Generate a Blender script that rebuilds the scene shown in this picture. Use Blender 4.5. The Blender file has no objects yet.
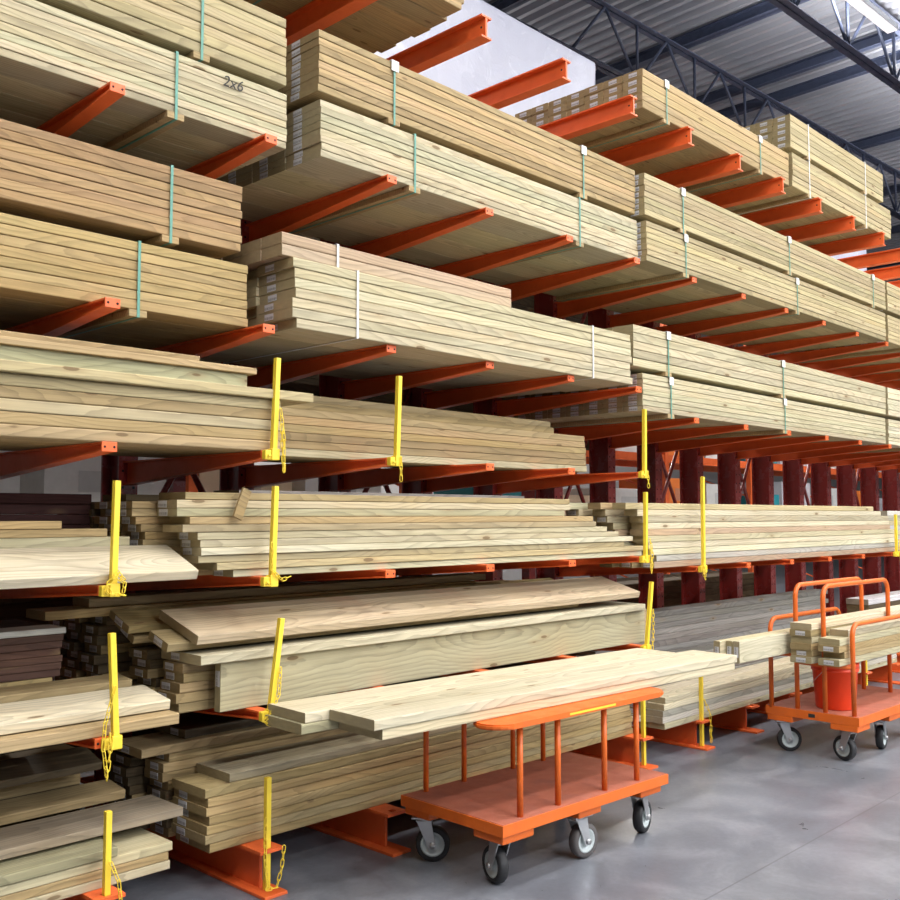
import bpy, bmesh, math, random
from mathutils import Vector, Matrix
random.seed(7)
D = bpy.data
C = bpy.context.scene.collection
sc = bpy.context.scene
PI = math.pi

# ------------------------------------------------------------------ helpers
def link(o, parent=None):
    C.objects.link(o)
    if parent is not None:
        o.parent = parent
    return o

def tag(o, label=None, cat=None, group=None, kind=None):
    if label: o['label'] = label
    if cat: o['category'] = cat
    if group: o['group'] = group
    if kind: o['kind'] = kind
    return o

def empty(name, loc, rz=0, label=None, cat=None, group=None, kind=None):
    o = D.objects.new(name, None)
    o.empty_display_size = .1
    C.objects.link(o)
    o.location = loc
    o.rotation_euler = (0, 0, rz)
    return tag(o, label, cat, group, kind)

def bbox(bm, x0, x1, y0, y1, z0, z1, mi=0, bev=0, M=None):
    g = bmesh.ops.create_cube(bm, size=1)
    vs = g['verts']
    for v in vs:
        v.co = Vector((x0 + (v.co.x + .5) * (x1 - x0), y0 + (v.co.y + .5) * (y1 - y0), z0 + (v.co.z + .5) * (z1 - z0)))
    fs = set(f for v in vs for f in v.link_faces)
    for f in fs: f.material_index = mi
    if bev:
        es = list(set(e for v in vs for e in v.link_edges))
        r = bmesh.ops.bevel(bm, geom=es, offset=bev, segments=2, affect='EDGES', profile=.6)
        for f in r['faces']: f.material_index = mi
        vs = list(set(v for f in r['faces'] for v in f.verts))
    if M is not None:
        bmesh.ops.transform(bm, matrix=M, verts=vs)
    return vs

def tube(bm, pts, r, n=10, closed=False, mi=0, cap=True):
    pts = [Vector(p) for p in pts]
    m = len(pts)
    rings = []
    up = None
    for i, p in enumerate(pts):
        if closed:
            t = (pts[(i + 1) % m] - pts[i - 1]).normalized()
        else:
            t = (pts[min(i + 1, m - 1)] - pts[max(i - 1, 0)]).normalized()
        if up is None:
            up = t.orthogonal().normalized()
        else:
            up = (up - t * up.dot(t)).normalized()
        s = t.cross(up)
        rings.append([bm.verts.new(p + r * (math.cos(2 * PI * k / n) * up + math.sin(2 * PI * k / n) * s)) for k in range(n)])
    for i in range(m if closed else m - 1):
        a, b = rings[i], rings[(i + 1) % m]
        for k in range(n):
            f = bm.faces.new((a[k], a[(k + 1) % n], b[(k + 1) % n], b[k]))
            f.smooth = True; f.material_index = mi
    if cap and not closed:
        f = bm.faces.new(rings[0][::-1]); f.material_index = mi
        f = bm.faces.new(rings[-1]); f.material_index = mi

def lathe(bm, prof, n=24, axis='Z', M=None, mi=0):
    rings = []
    for r, h in prof:
        row = []
        for k in range(n):
            a = 2 * PI * k / n
            c, s = r * math.cos(a), r * math.sin(a)
            co = Vector((c, s, h)) if axis == 'Z' else (Vector((c, h, s)) if axis == 'Y' else Vector((h, c, s)))
            if M is not None: co = M @ co
            row.append(bm.verts.new(co))
        rings.append(row)
    for i in range(len(rings) - 1):
        for k in range(n):
            f = bm.faces.new((rings[i][k], rings[i][(k + 1) % n], rings[i + 1][(k + 1) % n], rings[i + 1][k]))
            f.smooth = True; f.material_index = mi

def mesh(name, bm, mats):
    bmesh.ops.recalc_face_normals(bm, faces=bm.faces)
    me = D.meshes.new(name)
    bm.to_mesh(me); bm.free()
    for m in (mats if isinstance(mats, (list, tuple)) else [mats]): me.materials.append(m)
    return me

def obj(name, bm, mats, parent=None, loc=None):
    me = bm if isinstance(bm, bpy.types.Mesh) else mesh(name, bm, mats)
    o = link(D.objects.new(name, me), parent)
    if loc is not None: o.location = loc
    return o

def arc(cx, cy, r, a0, a1, n=6):
    return [(cx + r * math.cos(a0 + (a1 - a0) * i / n), cy + r * math.sin(a0 + (a1 - a0) * i / n)) for i in range(n + 1)]

# ------------------------------------------------------------------ materials
class NT:
    def __init__(s, name):
        s.m = D.materials.new(name); s.m.use_nodes = True
        s.t = s.m.node_tree; s.b = s.t.nodes['Principled BSDF']
    def n(s, t, **kw):
        x = s.t.nodes.new(t)
        for k, v in kw.items(): setattr(x, k, v)
        return x
    def l(s, a, b): s.t.links.new(a, b)
    def math(s, op, a, b=None, clamp=False):
        x = s.n('ShaderNodeMath', operation=op, use_clamp=clamp)
        for i, v in enumerate((a, b)):
            if v is None: continue
            if hasattr(v, 'links'): s.l(v, x.inputs[i])
            else: x.inputs[i].default_value = v
        return x.outputs[0]
    def mix(s, fac, a, b, mode='MIX'):
        x = s.n('ShaderNodeMix', data_type='RGBA', blend_type=mode)
        for i, v in ((0, fac), (6, a), (7, b)):
            if hasattr(v, 'links'): s.l(v, x.inputs[i])
            elif i == 0: x.inputs[0].default_value = v
            else: x.inputs[i].default_value = (*v, 1)
        return x.outputs[2]
    def ramp(s, fac, stops):
        x = s.n('ShaderNodeValToRGB')
        e = x.color_ramp.elements
        while len(e) < len(stops): e.new(.5)
        for el, (p, c) in zip(e, stops):
            el.position = p; el.color = (*c, 1) if len(c) == 3 else c
        s.l(fac, x.inputs[0]); return x.outputs[0]
    def noise(s, vec, scale, detail=3, rough=.5, dist=0):
        x = s.n('ShaderNodeTexNoise')
        x.inputs['Scale'].default_value = scale; x.inputs['Detail'].default_value = detail
        x.inputs['Roughness'].default_value = rough; x.inputs['Distortion'].default_value = dist
        if vec is not None: s.l(vec, x.inputs['Vector'])
        return x.outputs['Fac']
    def mapping(s, vec, scale=(1, 1, 1), loc=(0, 0, 0)):
        x = s.n('ShaderNodeMapping'); x.inputs['Scale'].default_value = scale; x.inputs['Location'].default_value = loc
        s.l(vec, x.inputs['Vector']); return x.outputs[0]
    def bump(s, h, strength=.2, dist=.01):
        x = s.n('ShaderNodeBump'); x.inputs['Strength'].default_value = strength; x.inputs['Distance'].default_value = dist
        s.l(h, x.inputs['Height']); s.l(x.outputs[0], s.b.inputs['Normal'])

def grey(v): return (v, v, v)

def wood_mat(name, end=False, worn=0.0):
    w = NT(name)
    tc = w.n('ShaderNodeTexCoord'); oi = w.n('ShaderNodeObjectInfo')
    off = w.n('ShaderNodeVectorMath', operation='SCALE'); off.inputs[0].default_value = (31.7, 17.3, 23.9)
    w.l(oi.outputs['Random'], off.inputs['Scale'])
    add = w.n('ShaderNodeVectorMath', operation='ADD')
    w.l(tc.outputs['Object'], add.inputs[0]); w.l(off.outputs[0], add.inputs[1])
    co = add.outputs[0]
    tone = oi.outputs['Color']
    if end:
        n1 = w.noise(w.mapping(co, (1, 9, 30)), 3, 4)
        c = w.mix(w.ramp(n1, [(.3, grey(0)), (.7, grey(1))]), (.22, .165, .085), (.36, .28, .15))
        tint = w.mix(.45, c, tone)
        tint = w.mix(1.0, tint, (.78, .76, .66), 'MULTIPLY')
        w.l(tint, w.b.inputs['Base Color']); w.b.inputs['Roughness'].default_value = .85
        return w.m
    # cathedral grain: distorted bands, long along X
    low = w.noise(w.mapping(co, (.7, 5, 5)), 1.0, 2, .5)
    # growth rings about a drifting pith: cathedral figure on wide faces, straight grain on edges
    rv = w.math('FRACT', w.math('MULTIPLY', oi.outputs['Random'], 57.31))
    rv2 = w.math('FRACT', w.math('MULTIPLY', oi.outputs['Random'], 913.7))
    so = w.n('ShaderNodeSeparateXYZ'); w.l(tc.outputs['Object'], so.inputs[0])
    d1 = w.noise(w.mapping(co, (.9, .4, .4)), 1.0, 2, .5)
    d2 = w.noise(w.mapping(co, (1.3, .4, .4), (7, 3, 1)), 1.0, 2, .5)
    d3 = w.noise(w.mapping(co, (5, 22, 22)), 1.0, 3, .6)
    yy = w.math('ADD', w.math('ADD', so.outputs[1], w.math('MULTIPLY', w.math('SUBTRACT', rv, .5), .16)), w.math('MULTIPLY', w.math('SUBTRACT', d1, .5), .22))
    zz = w.math('ADD', w.math('ADD', so.outputs[2], w.math('ADD', w.math('MULTIPLY', rv2, .05), .02)), w.math('MULTIPLY', w.math('SUBTRACT', d2, .5), .20))
    cv = w.n('ShaderNodeCombineXYZ'); w.l(yy, cv.inputs[1]); w.l(zz, cv.inputs[2])
    ln = w.n('ShaderNodeVectorMath', operation='LENGTH'); w.l(cv.outputs[0], ln.inputs[0])
    rr = w.math('ADD', w.math('MULTIPLY', ln.outputs['Value'], 74.0), w.math('MULTIPLY', d3, .9))
    g = w.math('FRACT', rr)
    fib = w.noise(w.mapping(co, (1.6, 83, 97)), 1.0, 2, .6)
    patch = w.noise(w.mapping(co, (.9, 2.2, 2.2)), 1.0, 3, .6)
    gr = w.ramp(g, [(.0, grey(1.05)), (.5, grey(.99)), (.86, grey(.76)), (.95, grey(.70)), (1, grey(1.05))])
    c = w.mix(.8, tone, gr, 'MULTIPLY')
    c = w.mix(.55, c, w.ramp(fib, [(.32, grey(.72)), (.6, grey(1.05))]), 'MULTIPLY')
    c = w.mix(.65, c, w.ramp(patch, [(.32, (.77, .75, .67)), (.5, (1, 1, 1)), (.72, (1.06, .97, .82))]), 'MULTIPLY')
    # each board its own shade
    c = w.mix(1.0, c, w.ramp(rv, [(0, (.78, .76, .72)), (.35, (.95, .95, .93)), (.7, (1.03, 1.0, .94)), (1, (1.12, 1.1, 1.08))]), 'MULTIPLY')
    # knots
    v = w.n('ShaderNodeTexVoronoi'); v.inputs['Randomness'].default_value = 1
    v.inputs['Scale'].default_value = 1.0
    w.l(w.mapping(co, (3.2, 11, 11)), v.inputs['Vector'])
    kn = w.ramp(v.outputs['Distance'], [(.0, grey(1)), (.08, grey(.95)), (.10, grey(0))])
    c = w.mix(w.math('MULTIPLY', kn, .85), c, (.06, .032, .016))
    halo = w.ramp(v.outputs['Distance'], [(.08, grey(1)), (.22, grey(0))])
    c = w.mix(w.math('MULTIPLY', halo, .35), c, (.34, .23, .11))
    if worn:
        st = w.noise(w.mapping(co, (2.5, 7, 7)), 1.0, 5, .7)
        c = w.mix(w.math('MULTIPLY', w.ramp(st, [(.48, grey(0)), (.66, grey(1))]), worn), c, (.13, .115, .1))
    w.l(c, w.b.inputs['Base Color'])
    w.b.inputs['Roughness'].default_value = .75
    w.b.inputs['Specular IOR Level'].default_value = .25
    w.bump(fib, .15, .002)
    return w.m

def paint(name, col, rough=.4, scuff=.35, col2=None, spec=.5):
    w = NT(name)
    tc = w.n('ShaderNodeTexCoord')
    n1 = w.noise(tc.outputs['Object'], 9, 5, .65)
    n2 = w.noise(tc.outputs['Object'], 2.3, 3, .5)
    c = w.mix(w.math('MULTIPLY', w.ramp(n1, [(.5, grey(0)), (.72, grey(1))]), scuff), col, col2 or tuple(x * .5 for x in col))
    c = w.mix(w.math('MULTIPLY', n2, .35), c, tuple(x * .8 for x in col))
    w.l(c, w.b.inputs['Base Color'])
    w.l(w.ramp(n1, [(.3, grey(rough * .8)), (.7, grey(min(1, rough * 1.35)))]), w.b.inputs['Roughness'])
    w.b.inputs['Specular IOR Level'].default_value = spec
    return w.m

def plain(name, col, rough=.5, metal=0, emit=None, es=0):
    w = NT(name)
    tc = w.n('ShaderNodeTexCoord')
    n1 = w.noise(tc.outputs['Object'], 14, 3, .5)
    c = w.mix(n1, tuple(x * .86 for x in col), tuple(min(1, x * 1.1) for x in col))
    w.l(c, w.b.inputs['Base Color'])
    w.b.inputs['Roughness'].default_value = rough; w.b.inputs['Metallic'].default_value = metal
    if emit:
        w.b.inputs['Emission Color'].default_value = (*emit, 1); w.b.inputs['Emission Strength'].default_value = es
    return w.m

WOOD = wood_mat('wood'); WOODEND = wood_mat('wood_end_grain', end=True); WORN = wood_mat('weathered_wood', worn=.4)
ORANGE = paint('rack_orange', (.80, .135, .028), .42, .25, (.34, .05, .02))
COLUMN = paint('upright_red', (.30, .034, .030), .24, .2, (.09, .012, .012))
CARTO = paint('cart_orange', (.72, .135, .012), .4, .35, (.42, .09, .03))
DECKP = paint('cart_deck_paint', (.38, .115, .068), .6, .55, (.24, .10, .075))
YELLOW = paint('stop_yellow', (.88, .64, .045), .42, .2, (.55, .36, .03))
COLUMN.node_tree.nodes['Principled BSDF'].inputs['Coat Weight'].default_value = .8
COLUMN.node_tree.nodes['Principled BSDF'].inputs['Coat Roughness'].default_value = .3
BLACK = plain('rubber_black', (.018, .018, .02), .6)
TYRE_GREY = plain('rubber_grey', (.10, .09, .088), .7)
HUBM = plain('hub_grey', (.50, .55, .55), .45)
STEEL = plain('zinc_steel', (.55, .55, .56), .35, .85)
HOLE = plain('hole_dark', (.012, .008, .008), .9)
TRUSSM = paint('truss_navy', (.022, .030, .060), .55, .2)
STRAPG = plain('strap_green', (.095, .275, .21), .45)
STRAPW = plain('strap_white', (.75, .75, .74), .45)
CLIPM = plain('clip_white', (.78, .78, .76), .5)
BUCKET = plain('bucket_plastic', (.85, .06, .012), .35)
DARKGAP = plain('dark_card', (.03, .03, .03), .9)
MARKER = plain('marker_ink', (.03, .028, .025), .8)

def label_mat():
    w = NT('barcode_label')
    tc = w.n('ShaderNodeTexCoord')
    x = w.n('ShaderNodeTexNoise', noise_dimensions='1D')
    sep = w.n('ShaderNodeSeparateXYZ'); w.l(tc.outputs['Object'], sep.inputs[0])
    w.l(w.math('MULTIPLY', sep.outputs[1], 1.0), x.inputs['W'])
    x.inputs['Scale'].default_value = 420; x.inputs['Detail'].default_value = 1
    bars = w.ramp(x.outputs['Fac'], [(.49, grey(.06)), (.51, grey(.56))])
    zone = w.math('LESS_THAN', sep.outputs[2], 0.001)
    zone2 = w.math('GREATER_THAN', sep.outputs[2], -.009)
    f = w.math('MULTIPLY', w.math('MULTIPLY', zone, zone2), .85)
    w.l(w.mix(f, (.56, .56, .58), bars), w.b.inputs['Base Color'])
    w.b.inputs['Roughness'].default_value = .5
    return w.m
LABEL = label_mat()

def floor_mat():
    w = NT('polished_concrete')
    tc = w.n('ShaderNodeTexCoord'); co = tc.outputs['Object']
    a = w.noise(co, .55, 4, .6, .4); b = w.noise(co, 2.8, 6, .7, .6); c3 = w.noise(co, 40, 3, .6)
    c = w.mix(w.ramp(a, [(.35, grey(0)), (.65, grey(1))]), (.118, .126, .146), (.178, .187, .212))
    c = w.mix(w.math('MULTIPLY', w.ramp(b, [(.45, grey(0)), (.7, grey(1))]), .5), c, (.31, .31, .335))
    c = w.mix(w.math('MULTIPLY', w.ramp(b, [(.28, grey(1)), (.42, grey(0))]), .45), c, (.10, .10, .112))
    c = w.mix(.25, c, w.ramp(c3, [(.3, grey(.6)), (.7, grey(1.2))]), 'MULTIPLY')
    # saw-cut joints every few metres, a crack
    sep = w.n('ShaderNodeSeparateXYZ'); w.l(co, sep.inputs[0])
    def joint(axis, at, width):
        d = w.math('ABSOLUTE', w.math('SUBTRACT', sep.outputs[axis], at))
        return w.math('LESS_THAN', d, width)
    j = w.math('MAXIMUM', joint(1, 1.92, .004), joint(0, 7.2, .004))
    c = w.mix(w.math('MULTIPLY', j, .6), c, (.07, .07, .08))
    v = w.n('ShaderNodeTexVoronoi', feature='DISTANCE_TO_EDGE'); v.inputs['Scale'].default_value = .38
    dn = w.n('ShaderNodeVectorMath', operation='ADD'); nz = w.n('ShaderNodeTexNoise'); nz.inputs['Scale'].default_value = 1.6; nz.inputs['Detail'].default_value = 5
    w.l(co, nz.inputs['Vector'])
    w.l(co, dn.inputs[0]); w.l(nz.outputs['Color'], dn.inputs[1]); w.l(dn.outputs[0], v.inputs['Vector'])
    cr = w.ramp(v.outputs['Distance'], [(.002, grey(1)), (.006, grey(0))])
    c = w.mix(w.math('MULTIPLY', cr, .35), c, (.09, .09, .10))
    w.l(c, w.b.inputs['Base Color'])
    w.l(w.ramp(b, [(.3, grey(.27)), (.7, grey(.36))]), w.b.inputs['Roughness'])
    w.b.inputs['Specular IOR Level'].default_value = .55
    w.bump(c3, .04, .002)
    return w.m
FLOOR = floor_mat()

def deck_mat():
    w = NT('roof_deck_metal')
    tc = w.n('ShaderNodeTexCoord')
    n1 = w.noise(w.mapping(tc.outputs['Object'], (4, .15, 4)), 1, 3, .6)
    n2 = w.noise(tc.outputs['Object'], .8, 3, .5)
    c = w.mix(n1, (.20, .21, .245), (.36, .375, .42))
    c = w.mix(w.math('MULTIPLY', n2, .4), c, (.16, .165, .19))
    w.l(c, w.b.inputs['Base Color'])
    w.b.inputs['Metallic'].default_value = .55; w.b.inputs['Roughness'].default_value = .42
    return w.m
ROOF = deck_mat()

def film_mat():
    w = NT('white_stretch_film')
    tc = w.n('ShaderNodeTexCoord'); co = tc.outputs['Object']
    br = w.n('ShaderNodeTexBrick'); w.l(w.mapping(co, (1, 1, 1)), br.inputs['Vector'])
    v = w.n('ShaderNodeTexVoronoi', distance='CHEBYCHEV'); v.inputs['Scale'].default_value = 3.2
    w.l(w.mapping(co, (1, .01, 1.2)), v.inputs['Vector'])
    n1 = w.noise(co, 6, 5, .6, 1.5)
    c = w.mix(w.math('MULTIPLY', v.outputs['Color'], .5), (.40, .41, .50), (.52, .53, .62))
    c = w.mix(w.math('MULTIPLY', w.ramp(n1, [(.6, grey(0)), (.75, grey(1))]), .5), c, (.70, .71, .77))
    w.l(c, w.b.inputs['Base Color'])
    w.b.inputs['Roughness'].default_value = .28
    w.b.inputs['Coat Weight'].default_value = .3
    w.bump(n1, .35, .02)
    return w.m
FILM = film_mat()

def wall_mat(name='painted_wall', k=1.0):
    w = NT(name)
    tc = w.n('ShaderNodeTexCoord')
    n1 = w.noise(tc.outputs['Object'], 3, 4)
    w.l(w.mix(n1, (.27 * k, .265 * k, .26 * k), (.33 * k, .325 * k, .32 * k)), w.b.inputs['Base Color']); w.b.inputs['Roughness'].default_value = .8
    return w.m
WALL = wall_mat(); WALLW = wall_mat('white_wall', 2.2)

# tones of the wood (the board's own colour; dark is deepened for shelf shade)
T = dict(pale=(.68, .605, .41), cream=(.80, .725, .53), tan=(.57, .425, .23), yellow=(.62, .52, .31), olive=(.51, .38, .19),
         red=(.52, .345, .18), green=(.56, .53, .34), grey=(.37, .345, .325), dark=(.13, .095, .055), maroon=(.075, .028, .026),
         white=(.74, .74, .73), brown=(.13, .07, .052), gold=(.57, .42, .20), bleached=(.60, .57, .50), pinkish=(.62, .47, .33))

# ------------------------------------------------------------------ boards
_bm = {}
def board_mesh(L, W, Th, mat=None):
    mat = mat or WOOD
    k = (round(L, 3), round(W, 3), round(Th, 4), mat.name)
    if k in _bm: return _bm[k]
    bm = bmesh.new()
    c = min(.0045, Th * .11)
    y, z = W / 2, Th / 2
    prof = [(-y + c, -z), (y - c, -z), (y - c * .3, -z + c * .3), (y, -z + c), (y, z - c), (y - c * .3, z - c * .3), (y - c, z), (-y + c, z),
            (-y + c * .3, z - c * .3), (-y, z - c), (-y, -z + c), (-y + c * .3, -z + c * .3)]
    a = [bm.verts.new((-L / 2, p, q)) for p, q in prof]
    b = [bm.verts.new((L / 2, p, q)) for p, q in prof]
    n = len(prof)
    for i in range(n):
        bm.faces.new((a[i], a[(i + 1) % n], b[(i + 1) % n], b[i]))
    f = bm.faces.new(a[::-1]); f.material_index = 1
    f = bm.faces.new(b); f.material_index = 1
    _bm[k] = mesh('board', bm, [mat, WOODEND])
    return _bm[k]

def _lab():
    bm = bmesh.new(); bbox(bm, -.0007, .0007, -.029, .029, -.0125, .0125)
    return mesh('barcode_label', bm, LABEL)
LABMESH = _lab()

for _k in list(T): T[_k] = tuple(c * (.74 if _k not in ('maroon', 'brown', 'dark') else .8) for c in T[_k])
def shade(tone, j=.06):
    c = T[tone] if isinstance(tone, str) else tone
    k = 1 + random.uniform(-j, j)
    return tuple(max(0.01, x * k * (1 + random.uniform(-.025, .025))) for x in c) + (1,)

def bar_label(parent, L, dy=0, dz=0):
    o = D.objects.new('barcode_label', LABMESH); C.objects.link(o); o.parent = parent
    o.location = (-L / 2 - .0008, dy, dz)
    o.rotation_euler = (random.uniform(-.03, .03), 0, 0)
    o['label'] = 'white paper barcode label on the board end'
    return o

def board(xl, xr, yf, z0, W, Th, tone, label, group, cat='board', lab=False, rx=0, rz=0, labdy=0, mat=None, name='lumber_board', parent=None):
    L = xr - xl
    o = D.objects.new(name, board_mesh(L, W, Th, mat)); C.objects.link(o)
    # front-bottom edge stays at (yf, z0) when the board is tilted about X
    c = Vector((0, W / 2, Th / 2))
    R = Matrix.Rotation(rx, 3, 'X')
    c = R @ c
    o.location = ((xl + xr) / 2, yf + c.y, z0 + c.z)
    o.rotation_euler = (rx, 0, rz)
    o.color = shade(tone)
    if parent is not None: o.parent = parent
    else: tag(o, label, cat, group)
    if lab: bar_label(o, L, labdy + random.uniform(-.006, .006), 0)
    return o

RANK = ['bottom', 'second from bottom', 'third from bottom', 'fourth from bottom', 'fifth from bottom', 'sixth from bottom',
        'seventh from bottom', 'eighth from bottom', 'ninth from bottom', 'tenth from bottom', 'eleventh from bottom', 'twelfth from bottom',
        'thirteenth from bottom', 'fourteenth from bottom', 'fifteenth from bottom', 'sixteenth from bottom']
ADJ = dict(pale='pale', cream='cream', tan='tan', yellow='yellowish', olive='olive tan', red='reddish', green='greenish', grey='weathered grey',
           dark='dark', maroon='dark maroon', white='white', brown='brown', gold='golden', bleached='bleached', pinkish='pinkish')

def stack(where, group, rows, yf, z0, W, Th, tone, xl, xr, lab=None, row='front column', gap=.0010, jy=.006, labdy=.03, mat=None, kind='board', cat='board'):
    """a column of boards lying flat, one on another; xl, xr, tone: a value or one per layer"""
    g = lambda v, i: v[i] if isinstance(v, (list, tuple)) else v
    z = z0
    out = []
    for i in range(rows):
        t = g(tone, i); th = g(Th, i)
        r = RANK[i] if i < rows - 1 or rows == 1 else 'topmost'
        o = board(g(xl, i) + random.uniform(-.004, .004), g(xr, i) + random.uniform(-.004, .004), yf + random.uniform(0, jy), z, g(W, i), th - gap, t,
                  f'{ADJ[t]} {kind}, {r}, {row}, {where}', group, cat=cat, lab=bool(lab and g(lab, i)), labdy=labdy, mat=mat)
        z += th
        out.append(o)
    return out

# ------------------------------------------------------------------ strapped bundles
def bundle(x0, x1, yf, z0, z1, n, cols, depth, tone, label, straps=(), strap='green', spacer=True, full_end=False, lab=False, clip=False, jag=0.0, cat='lumber bundle', ends=(0, 0)):
    root = empty('lumber_bundle', (x0, yf, z0), 0, label, cat, 'strapped lumber bundles on the rack')
    th = (z1 - z0) / n
    w = depth / cols
    for c in range(cols):
        for r in range(n):
            if c > 0 and not (full_end or r == 0 or r == n - 1): continue
            dx0 = random.uniform(-.004, .004) + (random.uniform(-jag, jag) if jag else 0) + ends[0]
            dx1 = random.uniform(-.004, .004) + (random.uniform(-jag, jag) if jag else 0) + ends[1]
            L = round((x1 - x0), 3)
            o = D.objects.new('board', board_mesh(L, w - .003, th - .0016)); C.objects.link(o); o.parent = root
            o.location = (L / 2 + (dx0 + dx1) / 2, (c + .5) * w + (random.uniform(-.003, .003) if c == 0 else 0), (r + .5) * th + random.uniform(-.0006, .0006))
            o.color = shade(tone, .07)
            if lab: bar_label(o, L, (.035 if w > .2 else 0), 0)
    H = z1 - z0
    sm = STRAPG if strap == 'green' else STRAPW
    for k, sx in enumerate(straps):
        x = sx - x0
        bm = bmesh.new()
        wdt, t = .0055, .0016
        zb = -.026 if spacer else -t
        y0, y1, zt = -.0045, depth + .004, H + .001
        bbox(bm, x - wdt, x + wdt, y0 - t, y0, zb - t, zt + t)
        bbox(bm, x - wdt, x + wdt, y1, y1 + t, zb - t, zt + t)
        bbox(bm, x - wdt, x + wdt, y0, y1, zt, zt + t)
        bbox(bm, x - wdt, x + wdt, y0, y1, zb - t, zb)
        s = obj('strap', bm, sm, root)
        s['label'] = ('green' if strap == 'green' else 'white') + ' plastic strap around the bundle'
        if clip:
            bm = bmesh.new()
            bbox(bm, x - .022, x + .022, y0 - t - .005, y0 - t - .001, H - .045, H + .0038, bev=.0012)
            bbox(bm, x - .022, x + .022, y0 - t - .005, y0 + .04, H + .0012, H + .0038)
            cl = obj('corner_guard', bm, CLIPM, s)
        if spacer:
            bm = bmesh.new()
            bbox(bm, x - .035, x + .035, -.004, depth, -.026, -.0005, bev=.002)
            sp = obj('spacer_strip', bm, WOOD, root); sp.color = shade('tan')
    return root

# ------------------------------------------------------------------ the setting
def struct(name, bm, m, parent=None):
    o = obj(name, bm, m, parent)
    if parent is None: o['kind'] = 'structure'
    return o
bm = bmesh.new(); bbox(bm, -9, 42, -22, 13, -.2, 0); struct('floor', bm, FLOOR)
bm = bmesh.new(); bbox(bm, -9, 42, 13, 13.2, 0, 8.4); struct('wall_back', bm, WALL)
bm = bmesh.new(); bbox(bm, 42, 42.2, -22, 13, 0, 8.4); struct('wall_right', bm, WALLW)
bm = bmesh.new(); bbox(bm, -9.2, -9, -22, 13, 0, 8.4); struct('wall_left', bm, WALL)
bm = bmesh.new(); bbox(bm, -9, 42, -22.2, -22, 0, 8.4); struct('wall_front', bm, WALLW)

ROT = math.radians(-2.7)
RM = Matrix.Translation((9, 6.3, 0)) @ Matrix.Rotation(ROT, 4, 'Z')
ZT = 7.22
# corrugated roof deck, flutes across the trusses
bm = bmesh.new()
per = .19
x = -19.0
prof = []
while x < 34:
    prof += [(x, 0), (x + .055, 0), (x + .08, .07), (x + .165, .07)]
    x += per
lo = [bm.verts.new((a, -30, ZT + .20 + b)) for a, b in prof]
hi = [bm.verts.new((a, 9, ZT + .20 + b)) for a, b in prof]
for i in range(len(prof) - 1): bm.faces.new((lo[i], lo[i + 1], hi[i + 1], hi[i]))
bmesh.ops.transform(bm, matrix=RM, verts=bm.verts)
roof = obj('ceiling', bm, ROOF); roof['kind'] = 'structure'
md = roof.modifiers.new('sheet', 'SOLIDIFY'); md.thickness = .004

def truss(y, x0, x1, ph):
    root = empty('roof_truss', (0, 0, 0), kind='structure')
    zb, zt = ZT - .74, ZT
    def ch(z, h, nm):
        bm = bmesh.new()
        for s in (-1, 1):
            bbox(bm, x0, x1, y + s * .012 - (.06 if s < 0 else 0), y + s * .012 + (.06 if s > 0 else 0), z, z + .010)
            bbox(bm, x0, x1, y + s * .012 - .004, y + s * .012 + .004, z, z + h)
        bmesh.ops.transform(bm, matrix=RM, verts=bm.verts)
        obj(nm, bm, TRUSSM, root)
    ch(zt - .012, .06, 'top_chord'); ch(zb, .06, 'bottom_chord')
    bm = bmesh.new()
    p = 1.22
    x = x0 + ph
    while x < x1 - p:
        t0 = Vector((x, y, zt)); b0 = Vector((x - p / 2, y, zb + .03)); b1 = Vector((x + p / 2, y, zb + .03))
        for a, b in ((t0, b0), (t0, b1), (Vector((x + p / 2, y, zt)), b1)):
            tube(bm, [a, b], .019, 6)
        x += p
    bmesh.ops.transform(bm, matrix=RM, verts=bm.verts)
    obj('web_bars', bm, TRUSSM, root)
truss(0.0, -8, 26, .08 + 8 - 0.0)
truss(-2.1, -8, 26, .5)
truss(-4.6, -8, 26, .5)
bm = None
for k, xx in enumerate([-6, -3.5, -1, 1.4, 3.6, 5.6, 7.9, 9.6, 10.25, 12.9, 15.5, 18.1, 20.7]):
    px = xx - 6 if False else xx - 6.2
    bm = bmesh.new()
    w = .045 if k % 3 else .065
    for (a0, a1, b0, b1) in ((px - w, px + w, ZT + .062, ZT + .075), (px - w, px + w, ZT + .185, ZT + .198), (px - .008, px + .008, ZT + .062, ZT + .198)):
        bbox(bm, a0, a1, -30, 9, b0, b1)
    bmesh.ops.transform(bm, matrix=RM, verts=bm.verts)
    o = obj('roof_beam', bm, TRUSSM); o['kind'] = 'structure'

# ------------------------------------------------------------------ cantilever racks
XA = lambda i: 1.585 + .6425 * i
YT, YC = 3.12, 4.20
LV = {'L1': .685, 'L2': 1.185, 'L2r': 1.105, 'L3': 1.665, 'L4': 2.155, 'L4r': 2.02, 'L5': 2.905, 'L6': 3.855}

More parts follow.
